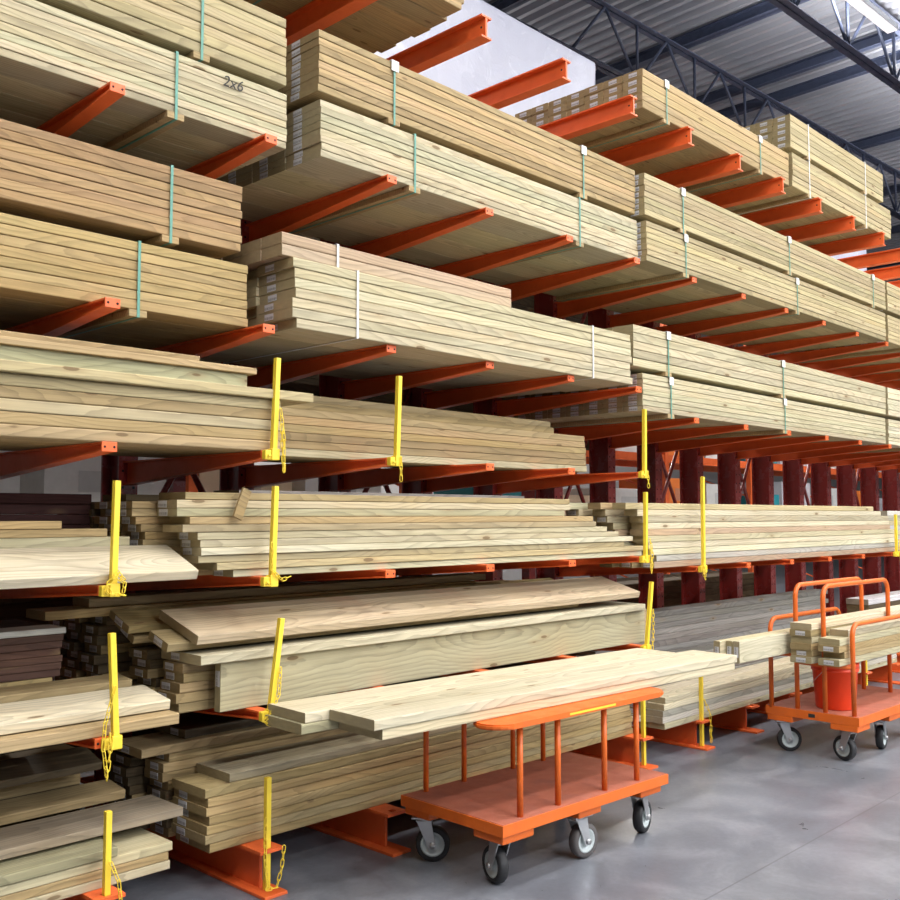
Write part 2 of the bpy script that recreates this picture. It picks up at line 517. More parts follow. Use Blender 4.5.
def arm_mesh():
    bm = bmesh.new()
    y0, y1 = YT, YC - .003
    hw, h0, h1, t = .027, .031, .110, .007
    bbox(bm, -hw, hw, y0 + .008, y1, -t, 0)                       # top flange
    # bottom flange, sloped
    vs = bbox(bm, -hw, hw, y0 + .008, y1, -t, 0)
    for v in vs:
        f = (v.co.y - y0) / (y1 - y0)
        v.co.z -= (h0 + (h1 - h0) * f) - t
    vs = bbox(bm, -.006, .006, y0 + .008, y1, -1, 0)
    for v in vs:
        f = (v.co.y - y0) / (y1 - y0)
        v.co.z = -t * .5 if v.co.z > -.5 else -(h0 + (h1 - h0) * f) + t * .5
    return mesh('arm', bm, ORANGE)
def tip_mesh():
    bm = bmesh.new()
    bbox(bm, -.0275, .0275, YT, YT + .008, -.0325, .001, bev=.0015)
    for s in (-.017, .017):
        lathe(bm, [(.0001, YT - .0006), (.0045, YT - .0006), (.0045, YT + .001)], 8, 'Y', Matrix.Translation((s, 0, -.016)), mi=1)
    return mesh('tip_plate', bm, [ORANGE, HOLE])
def beam_arm_mesh():
    bm = bmesh.new()
    y0, y1, h, t = YT - .01, 5.5, .112, .009
    bbox(bm, -.036, .036, y0, y1, -t, 0); bbox(bm, -.036, .036, y0, y1, -h, -h + t); bbox(bm, -.006, .006, y0 + .001, y1, -h + t * .5, -t * .5)
    lathe(bm, [(.0001, -.0066), (.006, -.0066), (.006, 0)], 8, 'X', Matrix.Translation((0, y0 + .03, -.05)), mi=1)
    return mesh('top_beam', bm, [ORANGE, HOLE])
def upright_mesh(h=3.743):
    bm = bmesh.new()
    y0, y1, hw, t = YC, YC + .17, .047, .012
    bbox(bm, -hw, hw, y0, y0 + t, 0, h); bbox(bm, -hw, hw, y1 - t, y1, 0, h); bbox(bm, -.007, .007, y0 + t * .5, y1 - t * .5, 0, h)
    z = .25
    while z < h - .05:
        for s in (-.027, .027):
            bbox(bm, s - .0055, s + .0055, y0 - .0006, y0 + .001, z - .0055, z + .0055, mi=1)
        z += .0762
    return mesh('upright', bm, [COLUMN, HOLE])
def base_mesh():
    bm = bmesh.new()
    y0, y1, h, hw, t = YT - .01, 4.60, .168, .052, .012
    ya, yb = YT + .022 - .014, YT + .022 + .014
    for q in ((-hw, hw, y0, ya), (-hw, -.014, ya, yb), (.014, hw, ya, yb), (-hw, hw, yb, y1)): bbox(bm, *q, h - t, h)
    bbox(bm, -hw, hw, y0 - .03, y1, 0, t, bev=.002); bbox(bm, -.007, .007, y0 + .07, y1, t * .5, h - t * .5)
    return mesh('base_beam', bm, ORANGE)
ARM, TIP, BEAMARM, UPR, BASE = arm_mesh(), tip_mesh(), beam_arm_mesh(), upright_mesh(), base_mesh()

def rack(label, idx, levels):
    i0 = idx[0]
    root = empty('cantilever_rack', (XA(i0), YC, 0), 0, label, 'rack', 'cantilever lumber racks')
    def put(nm, me, i, z, par=None, dx=0):
        o = D.objects.new(nm, me); C.objects.link(o); o.parent = root
        o.location = (XA(i) - XA(i0) + dx, -YC, z)
        return o
    for i in idx:
        put('base_beam', BASE, i, 0, dx=.035)
        put('upright', UPR, i, 0, dx=.0)
        for lv in levels:
            if lv == 'L6':
                put('top_beam', BEAMARM, i, LV[lv], dx=-.03)
            else:
                a = put('arm', ARM, i, LV[lv])
                t = D.objects.new('tip_plate', TIP); C.objects.link(t); t.parent = a
                t['label'] = 'orange end plate with two bolt holes'
    for k in range(0, len(idx) - 1, 2):
        i = idx[k]
        xa, xb = XA(i) - XA(i0) + .1, XA(i + 1) - XA(i0) + .01
        for z0 in (1.25, 2.2):
            bm = bmesh.new()
            for a, b in (((xa, .14, z0), (xb, .14, z0 + .95)), ((xa, .155, z0 + .95), (xb, .155, z0))):
                tube(bm, [a, b], .016, 6)
            obj('cross_brace', bm, COLUMN, root)
rack('orange cantilever rack with dark red uprights, near run holding the loose board stacks', list(range(-1, 6)), ['L1', 'L2', 'L3', 'L4', 'L5', 'L6'])
rack('orange cantilever rack with dark red uprights, far run beyond the first joint', list(range(6, 17)), ['L2r', 'L4r', 'L5', 'L6'])

# ------------------------------------------------------------------ yellow stops with chains
def chain_bm(pts, n):
    """n stadium links along a polyline"""
    bm = bmesh.new()
    P = [Vector(p) for p in pts]
    seg = [(P[i + 1] - P[i]).length for i in range(len(P) - 1)]
    tot = sum(seg)
    def at(s):
        s = max(0, min(tot - 1e-6, s))
        for i, l in enumerate(seg):
            if s <= l: return P[i] + (P[i + 1] - P[i]) * (s / l), (P[i + 1] - P[i]).normalized()
            s -= l
        return P[-1], (P[-1] - P[-2]).normalized()
    ll = tot / n * 1.30
    for k in range(n):
        c, t = at((k + .5) * tot / n)
        u = t.orthogonal().normalized()
        u = Matrix.Rotation((k % 2) * PI / 2 + .5, 3, t) @ u
        a, b = ll / 2 - .006, .006
        loop = []
        for q in range(5): loop.append(c + t * a + b * (math.cos(PI * q / 4) * u + math.sin(PI * q / 4) * t))
        for q in range(5): loop.append(c - t * a - b * (math.cos(PI * q / 4) * u + math.sin(PI * q / 4) * t))
        tube(bm, loop, .0018, 5, closed=True)
    return bm

def stop(x, z, h, label, lean=0.0, chain=None, base=False, y=None):
    y = (YT - .022) if y is None else y
    root = empty('stop_post', (x, y, z), 0, label, 'stop post', 'yellow stop posts on the arm tips')
    bm = bmesh.new()
    bbox(bm, -.0105, .0105, -.0105, .0105, 0, h, bev=.002)
    bbox(bm, -.007, .007, -.007, .007, h - .001, h + .0004)
    p = obj('post_tube', bm, YELLOW, root)
    p.rotation_euler = (0, lean, 0)
    if not base:
        bm = bmesh.new()
        bbox(bm, -.018, .018, -.0165, .0165, -.036, .008, bev=.003)
        bbox(bm, -.044, -.015, -.010, .014, -.034, .002, bev=.003)
        lathe(bm, [(.0001, -.019), (.007, -.019), (.007, -.016)], 8, 'Y', Matrix.Translation((-.03, 0, -.02)))
        obj('socket_bracket', bm, YELLOW, root)
    if chain:
        c = obj('chain', chain_bm(chain[0], chain[1]), YELLOW, root)
    return root
XS = lambda i: XA(i) + .012
hang = lambda dx, top, bot: ([(dx * .5, -.022, top), (dx, -.026, top * .3 + bot * .7), (dx * 1.1, -.024, bot)], 9)
loop = lambda s: ([(s * .016, -.02, .10), (s * .035, -.024, .02), (s * .02, -.026, -.085), (s * .012, -.026, -.02), (s * .016, -.022, .06)], 12)
L3z, L2z, L1z = LV['L3'], LV['L2'], LV['L1']
stop(XS(1), L3z, .36, 'yellow stop post with hanging chain beside the overhanging board end, third arm shelf', .035, ([(.016, -.02, .16), (.03, -.024, .05), (.03, -.026, -.08), (.024, -.026, .0), (.02, -.022, .10)], 14))
stop(XS(2), L3z, .355, 'yellow stop post with one short dangling chain link on the third arm shelf', .035, ([(.006, -.02, .0), (.004, -.024, -.10)], 4))
stop(XS(5), L3z, .36, 'yellow stop post on the third arm shelf tip reaching below the far strapped bundles', .02, ([(.004, -.02, .0), (.004, -.024, -.09)], 4))
stop(XS(0), L2z, .35, 'yellow stop post with chain coiled round its foot, before the cream plank', .015, ([(-.03, -.022, .01), (.0, -.03, .03), (.03, -.022, .005), (.02, -.03, -.03), (-.02, -.03, -.025), (-.035, -.022, .0), (.0, -.03, .045), (.03, -.02, .02)], 16))
stop(XS(1), L2z, .345, 'yellow stop post before the middle of the second shelf with chain tail at its foot', .03, ([(-.016, -.02, .13), (-.018, -.022, .03), (.03, -.022, -.012), (.07, -.02, .0)], 10))
stop(XS(5), L2z, .365, 'yellow stop post at the gap between the two second shelf stacks', .02, loop(1))
stop(XS(6), LV['L2r'], .55, 'tall yellow stop post in front of the far second shelf stack', .01, ([(-.03, -.02, .02), (-.04, -.024, -.05), (-.025, -.024, -.07), (-.01, -.022, .0)], 8))
stop(XS(11), LV['L2r'], .32, 'yellow stop post at the far end of the second shelf by the photo edge', .0, loop(1))
stop(XS(0) + .02, L1z, .345, 'yellow stop post leaning with a long chain, before the near first shelf planks', -.06, ([(-.015, -.02, .17), (-.05, -.024, .05), (-.055, -.026, -.02), (-.04, -.026, -.12), (-.03, -.024, -.03), (-.03, -.02, .02)], 15))
stop(XS(1), L1z, .345, 'yellow stop post leaning before the wide plank standing on edge', .13, ([(.03, -.02, .16), (.02, -.024, .06), (-.02, -.026, -.01), (-.05, -.026, -.03), (-.02, -.028, -.045), (.0, -.022, -.01)], 15))
stop(XS(5), L1z, .36, 'yellow stop post leaning at the right end of the plank on edge', .16, ([(.04, -.02, .20), (.03, -.024, .05), (.015, -.026, -.02)], 10))
YB = YT + .022
stop(XA(1) + .035, .013, .415, 'yellow stop post with a chain, on the base beam under the golden stack', .0, ([(-.02, -.018, .27), (-.04, -.046, .12), (-.025, -.046, .02), (.012, -.046, .015), (.035, -.046, .08), (.045, -.046, .16)], 18), True, YB)
stop(XA(0) + .035, .013, .425, 'yellow stop post on the base beam nearest the camera', .0, ([(.005, -.018, .26), (.02, -.046, .20), (.03, -.046, .12), (.04, -.046, .05)], 7), True, YB)
stop(XA(5) + .035, .013, .42, 'yellow stop post on the base beam hidden partly by the flat cart', .0, None, True, YB)
stop(XA(6) + .035, .013, .47, 'yellow stop post with a chain on the base beam between the two carts', .0, ([(.005, -.018, .28), (.02, -.046, .20), (.03, -.046, .12), (.03, -.046, .03), (.02, -.046, .1)], 10), True, YB)
stop(XA(10) + .035, .013, .42, 'yellow stop post on the base beam behind the hoop cart', .0, None, True, YB)

# ------------------------------------------------------------------ strapped bundles
AZ5 = LV['L5'] + .001
bA = bundle(-.08, 2.36, 3.2, AZ5, 3.135, 8, 6, .86, 'pale', 'pale strapped bundle with a handwritten mark on its face, low on the fifth arm shelf', [.6, 1.854])
bundle(-.08, 2.352, 3.2, 3.168, 3.45, 7, 6, .86, 'yellow', 'yellowish strapped bundle stacked on the bundle with the handwritten mark', [.55, 1.958])
bundle(2.505, 4.865, 3.16, AZ5, 3.15, 8, 4, .98, 'pale', 'pale strapped bundle on the fifth arm shelf under the tan eight board bundle', [3.043, 4.293], full_end=True, lab=True, clip=False)
bundle(2.49, 4.845, 3.16, 3.182, 3.445, 8, 4, .98, 'tan', 'tan eight board strapped bundle with labelled ends, on top of a pale bundle', [2.914, 4.33], full_end=True, lab=True, clip=True)
bundle(4.885, 8.60, 3.11, AZ5, 3.145, 7, 7, .98, 'yellow', 'long light bundle low on the fifth arm shelf of the far run', [5.316, 6.876], clip=True, full_end=True, lab=True)
bundle(4.87, 8.62, 3.11, 3.178, 3.43, 7, 7, .98, 'yellow', 'long light bundle high on the fifth arm shelf of the far run', [5.292, 6.761, 8.333], clip=True, full_end=True, lab=True)
bundle(8.66, 12.35, 3.11, AZ5, 3.145, 7, 7, .98, 'yellow', 'lower fifth shelf bundle cut off by the photo edge', [9.1, 11.0], full_end=True, lab=True)
bundle(8.66, 12.35, 3.11, 3.178, 3.43, 7, 7, .98, 'yellow', 'upper fifth shelf bundle cut off by the photo edge', [9.1, 11.0], full_end=True, lab=True)
AZ4 = LV['L4'] + .001
bundle(-.24, 2.208, 3.24, AZ4, 2.405, 7, 6, .86, 'gold', 'golden strapped bundle on the fourth arm shelf under a reddish bundle', [.5, 1.741])
bundle(-.26, 2.175, 3.24, 2.452, 2.716, 8, 6, .86, 'red', 'reddish brown strapped bundle on top of the golden bundle', [.6, 1.865])
bundle(2.333, 4.69, 3.10, AZ4, 2.437, 7, 4, .98, 'pale', 'uneven pale bundle with white straps and labelled ends on the fourth arm shelf', [2.655, 4.32], 'white', spacer=False, full_end=True, lab=True, jag=.035)
bundle(2.283, 3.67, 3.12, 2.441, 2.535, 2, 5, .70, 'pinkish', 'short pinkish two layer bundle with a white strap, lying on the uneven pale bundle', [2.563], 'white', spacer=False, full_end=True)
AZ4r = LV['L4r'] + .001
bundle(4.84, 8.56, 3.12, AZ4r, 2.24, 7, 7, .98, 'pale', 'long pale bundle low on the fourth arm shelf of the far run', [5.136, 6.653], clip=True, full_end=True, lab=True)
bundle(4.745, 8.58, 3.12, 2.272, 2.512, 5, 7, .98, 'pale', 'long pale five layer bundle with white clips, high on the far fourth shelf', [5.113, 6.638], clip=True, full_end=True)
bundle(8.63, 12.3, 3.12, AZ4r, 2.24, 7, 7, .98, 'cream', 'lower fourth shelf bundle cut off by the photo edge', [9.2], full_end=True, lab=True)
bundle(8.63, 12.3, 3.12, 2.272, 2.512, 5, 7, .98, 'cream', 'upper fourth shelf bundle cut off by the photo edge', [9.2], full_end=True)
AZ6 = LV['L6'] + .001
bundle(.3, 3.37, 3.16, AZ6, 4.12, 7, 6, .74, 'tan', 'brown bundle on the top beams seen only from below', [.8, 2.6], jag=.03)
bundle(4.94, 6.90, 3.16, AZ6, 4.10, 5, 7, 1.0, 'tan', 'tan bundle with a grid of labelled ends on the top beams', [5.202, 6.441], clip=True, full_end=True, lab=True)
bundle(6.92, 8.88, 3.14, AZ6, 4.115, 6, 7, .98, 'yellow', 'lower of two stacked bundles on the top beams under white straps', [7.202, 8.303], 'white', full_end=True, lab=True)
bundle(6.90, 8.72, 3.14, 4.15, 4.40, 5, 7, .98, 'yellow', 'upper of two stacked bundles on the top beams near the roof truss', [7.202, 8.31], 'white', full_end=True, lab=True)

# handwritten mark on bundle A
cu = D.curves.new('handwritten_mark', 'FONT'); cu.body = '2x6'; cu.size = .062; cu.extrude = .0004; cu.shear = .25
tmp = D.objects.new('handwritten_mark', cu); C.objects.link(tmp)
bpy.context.view_layer.update()
me = D.meshes.new_from_object(tmp.evaluated_get(bpy.context.evaluated_depsgraph_get()))
D.objects.remove(tmp)
me.materials.clear(); me.materials.append(MARKER)
mk = D.objects.new('handwritten_mark', me); C.objects.link(mk); mk.parent = bA
mk.location = (2.05 + .08, -.0045, .168); mk.rotation_euler = (PI / 2, 0, 0)
mk['label'] = 'black handwritten 2x6 mark on the bundle face'

# ------------------------------------------------------------------ loose boards
P8 = .14
# third arm shelf, near stack
w = 'near third shelf stack'; g = 'boards of the near third shelf stack'
z = LV['L3'] + .001
stack(w, g, 5, 3.125, z, P8, .04, ['tan', 'olive', 'yellow', 'tan', 'yellow'], -.14, [2.31, 2.30, 2.30, 2.305, 2.29])
for k in range(1, 5):
    board(-.14, 2.29, 3.125 + k * .145, z, P8, .0395, 'olive', f'tan board on the arms of the near third shelf stack, {["second","third","fourth","fifth"][k-1]} row back', g)
z += .2005
board(-.02, 2.43, 3.10, z, .235, .036, 'yellow', 'light board overhanging past the others, on the near third shelf stack', g)
board(-.3, 2.15, 3.15, z + .0365, .19, .053, 'green', 'wide greenish board above the overhanging board of the near third shelf stack', g)
board(-.3, 2.18, 3.13, z + .0900, .19, .024, 'tan', 'thin board under the topmost one of the near third shelf stack', g)
board(-.5, 1.98, 3.21, z + .1145, .19, .032, 'tan', 'topmost board of the near third shelf stack', g)
# third arm shelf, middle stack
w = 'middle third shelf stack'; g = 'boards of the middle third shelf stack'
z = LV['L3'] + .001
stack(w, g, 6, 3.36, z, P8, .0345, ['pale', 'tan', 'tan', 'olive', 'tan', 'tan'], 2.335, [4.62, 4.615, 4.605, 4.61, 4.60, 4.605])
for k in range(1, 3):
    board(2.33, 4.6, 3.36 + k * .147, z, P8, .0345, 'olive', f'tan board on the arms of the middle third shelf stack, {["second","third"][k-1]} row back', g)
board(2.2, 4.35, 3.39, z + .2075, .19, .034, 'olive', 'olive board second from top of the middle third shelf stack', g)
board(2.24, 4.345, 3.41, z + .242, .19, .034, 'tan', 'topmost tan board of the middle third shelf stack', g)
# second arm shelf, near stack
w = 'near second shelf stack'; g = 'boards of the near second shelf stack'
z = LV['L2'] + .001
stack(w, g, 6, 3.37, z, [.14, .14, .14, .14, .14, .14], [.039, .039, .039, .039, .030, .028], ['tan', 'tan', 'tan', 'pale', 'olive', 'gold'], -.6, [1.78, 1.79, 1.785, 1.80, 1.71, 1.545])
board(-.55, 1.93, 3.125, z + .003, .245, .036, 'cream', 'wide cream plank tilted forward at the front of the second shelf', g, rx=math.radians(21), name='lumber_plank', cat='plank')
stack('near end of the second shelf', 'dark deck boards on the second shelf', 8, 3.68, z, .14, .0395, 'maroon', -.7, 1.80, row='pile', kind='deck board', mat=WOOD)
# second arm shelf, middle stack
w = 'middle second shelf stack'; g = 'boards of the middle second shelf stack'
XL = [2.12, 2.045, 1.97, 1.98, 1.975, 1.966, 1.90, 1.93]; XR = [4.90, 4.905, 4.72, 4.79, 4.66, 4.55, 4.44, 4.42]
stack(w, g, 8, 3.17, z, P8, .0285, ['cream', 'yellow', 'yellow', 'cream', 'pale', 'pale', 'yellow', 'tan'], XL, XR, lab=[1, 0, 0, 1, 1, 1, 0, 0], labdy=.03, jy=.012)
stack(w, g, 2, 3.20, z + .2285, P8, .031, ['pale', 'pale'], [1.89, 1.895], [4.2, 4.25], lab=[1, 1], row='upper pair')
board(1.93, 4.25, 3.21, z + .2915, .19, .027, 'tan', 'long tan board lying on the upper pair of the middle second shelf stack', g)
stack(w, g, 10, 3.36, z, P8, .0286, ['tan', 'tan', 'tan', 'tan', 'tan', 'olive', 'tan', 'olive', 'tan', 'tan'], [1.9, 1.88, 1.86, 1.84, 1.85, 1.86, 1.84, 1.82, 1.80, 1.80], 4.2, lab=1, row='second column', labdy=0)
stack(w, g, 10, 3.51, z, P8, .0286, 'olive', [1.85, 1.86, 1.84, 1.85, 1.83, 1.84, 1.82, 1.80, 1.82, 1.80], 4.1, lab=1, row='third column', labdy=0)
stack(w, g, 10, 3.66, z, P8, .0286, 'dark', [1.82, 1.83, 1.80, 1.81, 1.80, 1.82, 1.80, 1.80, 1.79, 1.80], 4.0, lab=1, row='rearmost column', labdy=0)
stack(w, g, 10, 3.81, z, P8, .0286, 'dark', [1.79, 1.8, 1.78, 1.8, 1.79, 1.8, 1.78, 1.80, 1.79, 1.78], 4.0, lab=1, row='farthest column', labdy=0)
board(1.86, 3.9, 3.52, z + .2875, .19, .026, 'dark', 'dark board lying at the rear top of the middle second shelf stack', g, rz=.0)
board(2.30, 4.12, 3.415, z + .3205, .19, .016, 'grey', 'thin grey board on the very top of the middle second shelf stack', g)
bm = bmesh.new(); bbox(bm, -.02, .02, -.006, .006, -.06, .06, bev=.001)
o = obj('wood_stick', bm, WOOD, None, (2.14, 3.157, 1.462)); o.rotation_euler = (-.08, .42, 0); o.color = shade('olive')
tag(o, 'short wooden stick leaning against the middle second shelf stack', 'stick')
# second arm shelf, far stack
w = 'far second shelf stack'; g = 'boards of the far second shelf stack'
z = LV['L2r'] + .001
stack(w, g, 10, 3.17, z, .09, .0385, ['pinkish', 'bleached', 'cream', 'cream', 'pale', 'pinkish', 'cream', 'pale', 'cream', 'yellow'],
      [5.03, 5.05, 4.98, 4.96, 4.93, 4.91, 4.92, 4.90, 4.85, 4.73], [9.0, 8.95, 8.92, 8.85, 8.9, 8.75, 8.72, 8.70, 8.55, 8.38], lab=[1, 1, 0, 0, 0, 0, 0, 0, 0, 0], labdy=0, jy=.014)
stack(w, g, 10, 3.29, z, .09, .0385, ['tan', 'bleached', 'pale', 'pale', 'grey', 'pinkish', 'pale', 'pale', 'pale', 'tan'],
      [4.97, 4.95, 4.9, 4.85, 4.88, 4.8, 4.78, 4.72, 4.7, 4.65], 8.4, lab=[1, 1, 1, 0, 1, 1, 0, 1, 0, 0], labdy=0, row='second column')
stack(w, g, 10, 3.42, z, .09, .0385, ['tan', 'pale', 'pale', 'pale', 'grey', 'tan', 'pale', 'grey', 'pale', 'pale'],
      [4.95, 4.9, 4.88, 4.85, 4.8, 4.78, 4.76, 4.7, 4.62, 4.52], 8.4, lab=[0, 1, 0, 1, 0, 1, 0, 1, 1, 0], labdy=0, row='third column')
stack('second shelf beyond the far stack', 'boards by the photo edge on the second shelf', 8, 3.3, z, .14, .044, ['pale', 'pale', 'bleached', 'pale', 'white', 'pale', 'bleached', 'white'], 9.05, 12.2, row='pile')

# first arm shelf, near pile
g = 'boards of the near first shelf pile'
z = LV['L1'] + .001
board(-.5, 1.875, 3.135, z, .14, .038, 'tan', 'light board on the front of the arms, at the near first shelf pile', g)
stack('near first shelf pile', g, 2, 3.29, z, .14, .026, ['tan', 'olive'], -.5, [1.80, 1.81], row='low column under the cream plank')
board(-.5, 1.875, 3.20, z + .042, .20, .034, 'cream', 'wide cream plank raised and tilted on the near first shelf pile', g, rx=math.radians(9), name='lumber_plank', cat='plank')
board(-.5, 1.84, 3.41, z + .092, .12, .036, 'tan', 'narrow tan board behind the tilted cream plank on the first shelf', g, rx=math.radians(5))
w = 'rear pile at the near first shelf'; g = 'deck boards of the near first shelf rear pile'
stack(w, g, 2, 3.54, z + .0, .14, .038, ['dark', 'dark'], -.8, 1.63, row='lowest pair')
stack(w, g, 2, 3.54, z + .0765, .14, .036, ['olive', 'gold'], -.8, [1.61, 1.60], row='wooden pair')
stack(w, g, 6, 3.545, z + .149, .14, .0255, 'brown', -.8, [1.63, 1.635, 1.64, 1.63, 1.64, 1.64], row='front column', kind='composite board')
board(-.8, 1.645, 3.54, z + .3025, .14, .022, 'white', 'white composite board on top of the brown near first shelf pile', g)
for k in (1, 2):
    board(-.8, 1.64, 3.545 + .145 * k, z + .3025, .14, .020, 'brown', f'brown composite board on top of the near pile, {["second","third"][k-1]} row back', g)
    stack(w, g, 2, 3.545 + .145 * k, z, .14, .15, ['brown', 'brown'], -.8, 1.63, row=f'{["second","third"][k-1]} column', kind='composite block')
# first arm shelf, middle pile
w = 'middle first shelf pile'; g = 'boards of the middle first shelf pile'
def on_edge(xl, xr, yf, z0, H, Th, tone, label, g, lab=False):
    L = xr - xl
    o = D.objects.new('lumber_plank', board_mesh(L, H, Th)); C.objects.link(o)
    o.location = ((xl + xr) / 2, yf + Th / 2, z0 + H / 2); o.rotation_euler = (PI / 2, 0, 0); o.color = shade(tone, .02)
    tag(o, label, 'plank', g)
    if lab: bar_label(o, L, .03, 0)
    return o
on_edge(2.085, 4.95, 3.20, z, .184, .038, 'pale', 'wide pale plank standing on edge at the front of the first shelf', g, True)
on_edge(2.12, 5.03, 3.2395, z, .182, .038, 'tan', 'second plank standing on edge, poking out behind the first one', g)
stack(w, g, 5, 3.284, z, .14, .0365, ['olive', 'olive', 'tan', 'olive', 'tan'], [1.965, 1.955, 1.965, 1.985, 1.975], 4.8, lab=1, row='column behind the planks on edge', labdy=.03)
board(1.985, 4.92, 3.175, z + .185, .28, .036, 'cream', 'cream plank lying flat across the planks on edge', g, lab=True, labdy=.04, name='lumber_plank', cat='plank')
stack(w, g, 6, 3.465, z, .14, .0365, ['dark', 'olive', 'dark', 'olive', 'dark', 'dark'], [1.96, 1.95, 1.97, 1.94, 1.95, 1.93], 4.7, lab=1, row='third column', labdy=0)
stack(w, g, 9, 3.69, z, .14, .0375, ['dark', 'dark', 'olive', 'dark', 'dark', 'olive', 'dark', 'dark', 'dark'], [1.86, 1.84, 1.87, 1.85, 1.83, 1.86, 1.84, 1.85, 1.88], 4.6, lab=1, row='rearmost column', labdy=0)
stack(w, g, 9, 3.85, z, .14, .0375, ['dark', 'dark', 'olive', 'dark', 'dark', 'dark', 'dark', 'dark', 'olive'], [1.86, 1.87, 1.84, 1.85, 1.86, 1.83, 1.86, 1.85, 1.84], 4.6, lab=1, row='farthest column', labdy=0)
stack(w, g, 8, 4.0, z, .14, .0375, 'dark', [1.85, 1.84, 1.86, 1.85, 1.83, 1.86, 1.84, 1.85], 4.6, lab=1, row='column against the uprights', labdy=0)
board(1.90, 4.6, 3.52, z + .24, .16, .03, 'olive', 'rough olive board tilted on the third column of the first shelf pile', g, lab=True, rx=math.radians(24))
board(1.86, 4.6, 3.485, z + .285, .16, .03, 'olive', 'upper rough olive board tilted on the first shelf pile', g, lab=True, rx=math.radians(20))
board(1.90, 4.4, 3.27, z + .232, .14, .034, 'tan', 'tan board under the wide shaded plank at the top of the first shelf pile', g, rx=math.radians(16), lab=True)
board(1.985, 4.90, 3.205, z + .256, .286, .036, (.44, .36, .25), 'wide tan plank tilted forward on top of the middle first shelf pile', g, rx=math.radians(16), name='lumber_plank', cat='plank')
board(1.62, 4.0, 3.66, z + .3395, .17, .034, 'gold', 'long golden board lying over the rearmost column of the first shelf pile', g)
board(1.80, 4.1, 3.68, z + .3755, .14, .034, 'tan', 'topmost tan board at the rear of the first shelf pile', g)

# base level, near stack
w = 'near base stack'; g = 'boards of the near base stack'
ZB = .169
stack(w, g, 3, 3.20, ZB, .235, .031, ['pale', 'olive', 'pale'], -.5, [1.885, 1.885, 1.90], row='column')
board(-.5, 1.685, 3.195, ZB + .094, .235, .032, 'green', 'greenish shorter board on top of the near base stack', g)
stack(w, g, 3, 3.44, ZB, .2, .045, ['dark', 'olive', 'dark'], -.5, [1.9, 1.9, 1.92], row='second column')
board(-.5, 2.0, 3.305, ZB + .138, .24, .032, (.36, .30, .22), 'grey brown plank overlapping the near base stack', g, name='lumber_plank', cat='plank')
board(-.5, 1.90, 3.555, ZB + .172, .14, .034, 'tan', 'tan board behind the grey brown plank of the near base stack', g, rx=.12)
stack('behind the near base stack', g, 8, 3.71, ZB, .14, .0435, ['dark', 'dark', 'olive', 'olive', 'dark', 'olive', 'olive', 'olive'], -.5, 1.80, row='tall column')
board(-.5, 1.80, 3.55, ZB + .30, .15, .03, 'dark', 'dark board sloping in front of the tall column behind the near base stack', g, rx=.25)
# base level, middle stack
w = 'middle base stack'; g = 'boards of the middle base stack'
stack(w, g, 6, 3.23, ZB, .24, .0335, ['gold', 'tan', 'gold', 'olive', 'gold', 'gold'], [2.07, 2.05, 2.06, 2.065, 2.06, 2.065], [4.87, 4.85, 4.86, 4.85, 4.84, 4.85], lab=1, row='golden column', labdy=.05)
board(2.05, 4.82, 3.235, ZB + .2015, .235, .034, 'olive', 'olive board, topmost of the golden column of the middle base stack', g)
board(2.165, 4.7, 3.25, ZB + .236, .235, .034, (.36, .31, .23), 'greyish plank on top of the golden base column', g, name='lumber_plank', cat='plank')
stack(w, g, 9, 3.50, ZB, .14, .036, ['olive', 'dark', 'olive', 'olive', 'dark', 'olive', 'olive', 'tan', 'olive'], [2.06, 2.05, 2.06, 2.03, 2.04, 2.05, 2.03, 2.03, 2.06], 4.6, lab=1, row='second column', labdy=0)
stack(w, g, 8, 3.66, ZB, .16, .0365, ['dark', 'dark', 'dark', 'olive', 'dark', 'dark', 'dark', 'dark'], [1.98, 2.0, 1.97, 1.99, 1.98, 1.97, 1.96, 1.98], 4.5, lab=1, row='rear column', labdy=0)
board(1.93, 4.5, 3.49, ZB + .3255, .24, .034, 'tan', 'tan plank end jutting out over the second base column', g, lab=True, name='lumber_plank', cat='plank')
board(2.14, 4.4, 3.53, ZB + .361, .235, .034, 'dark', 'dark plank at the rear top of the middle base stack', g, lab=True, labdy=-.04, name='lumber_plank', cat='plank', mat=WORN)
# base level, far stack beside the hoop cart
w = 'far base stack'; g = 'boards of the far base stack'
stack(w, g, 5, 3.15, ZB, .12, .0365, ['pale', 'bleached', 'bleached', 'cream', 'cream'], [5.07, 5.05, 5.06, 5.07, 5.09], 8.75, lab=[0, 0, 0, 0, 0], row='front column', jy=.004)
stack(w, g, 5, 3.275, ZB, .12, .0365, ['pale', 'bleached', 'pale', 'cream', 'cream'], [5.02, 5.0, 5.03, 5.03, 5.02], 8.7, lab=1, row='rear column', labdy=0)
w = 'grey pile behind the far base stack'; g = 'grey boards behind the far base stack'
stack(w, g, 9, 3.41, ZB, .14, .038, 'grey', [5.0 + .02 * (k % 3) for k in range(9)], [8.5 + .04 * (k % 2) for k in range(9)], row='front column')
stack(w, g, 16, 3.56, ZB, .14, .0385, 'grey', [4.95 + .02 * (k % 3) for k in range(16)], [8.3 + .05 * (k % 2) for k in range(16)], row='tall rear column')
stack('past the grey pile', 'dark boards past the grey pile', 10, 3.45, ZB, .2, .05, ['dark'] * 9 + ['white'], 8.95, 12.4, row='column')

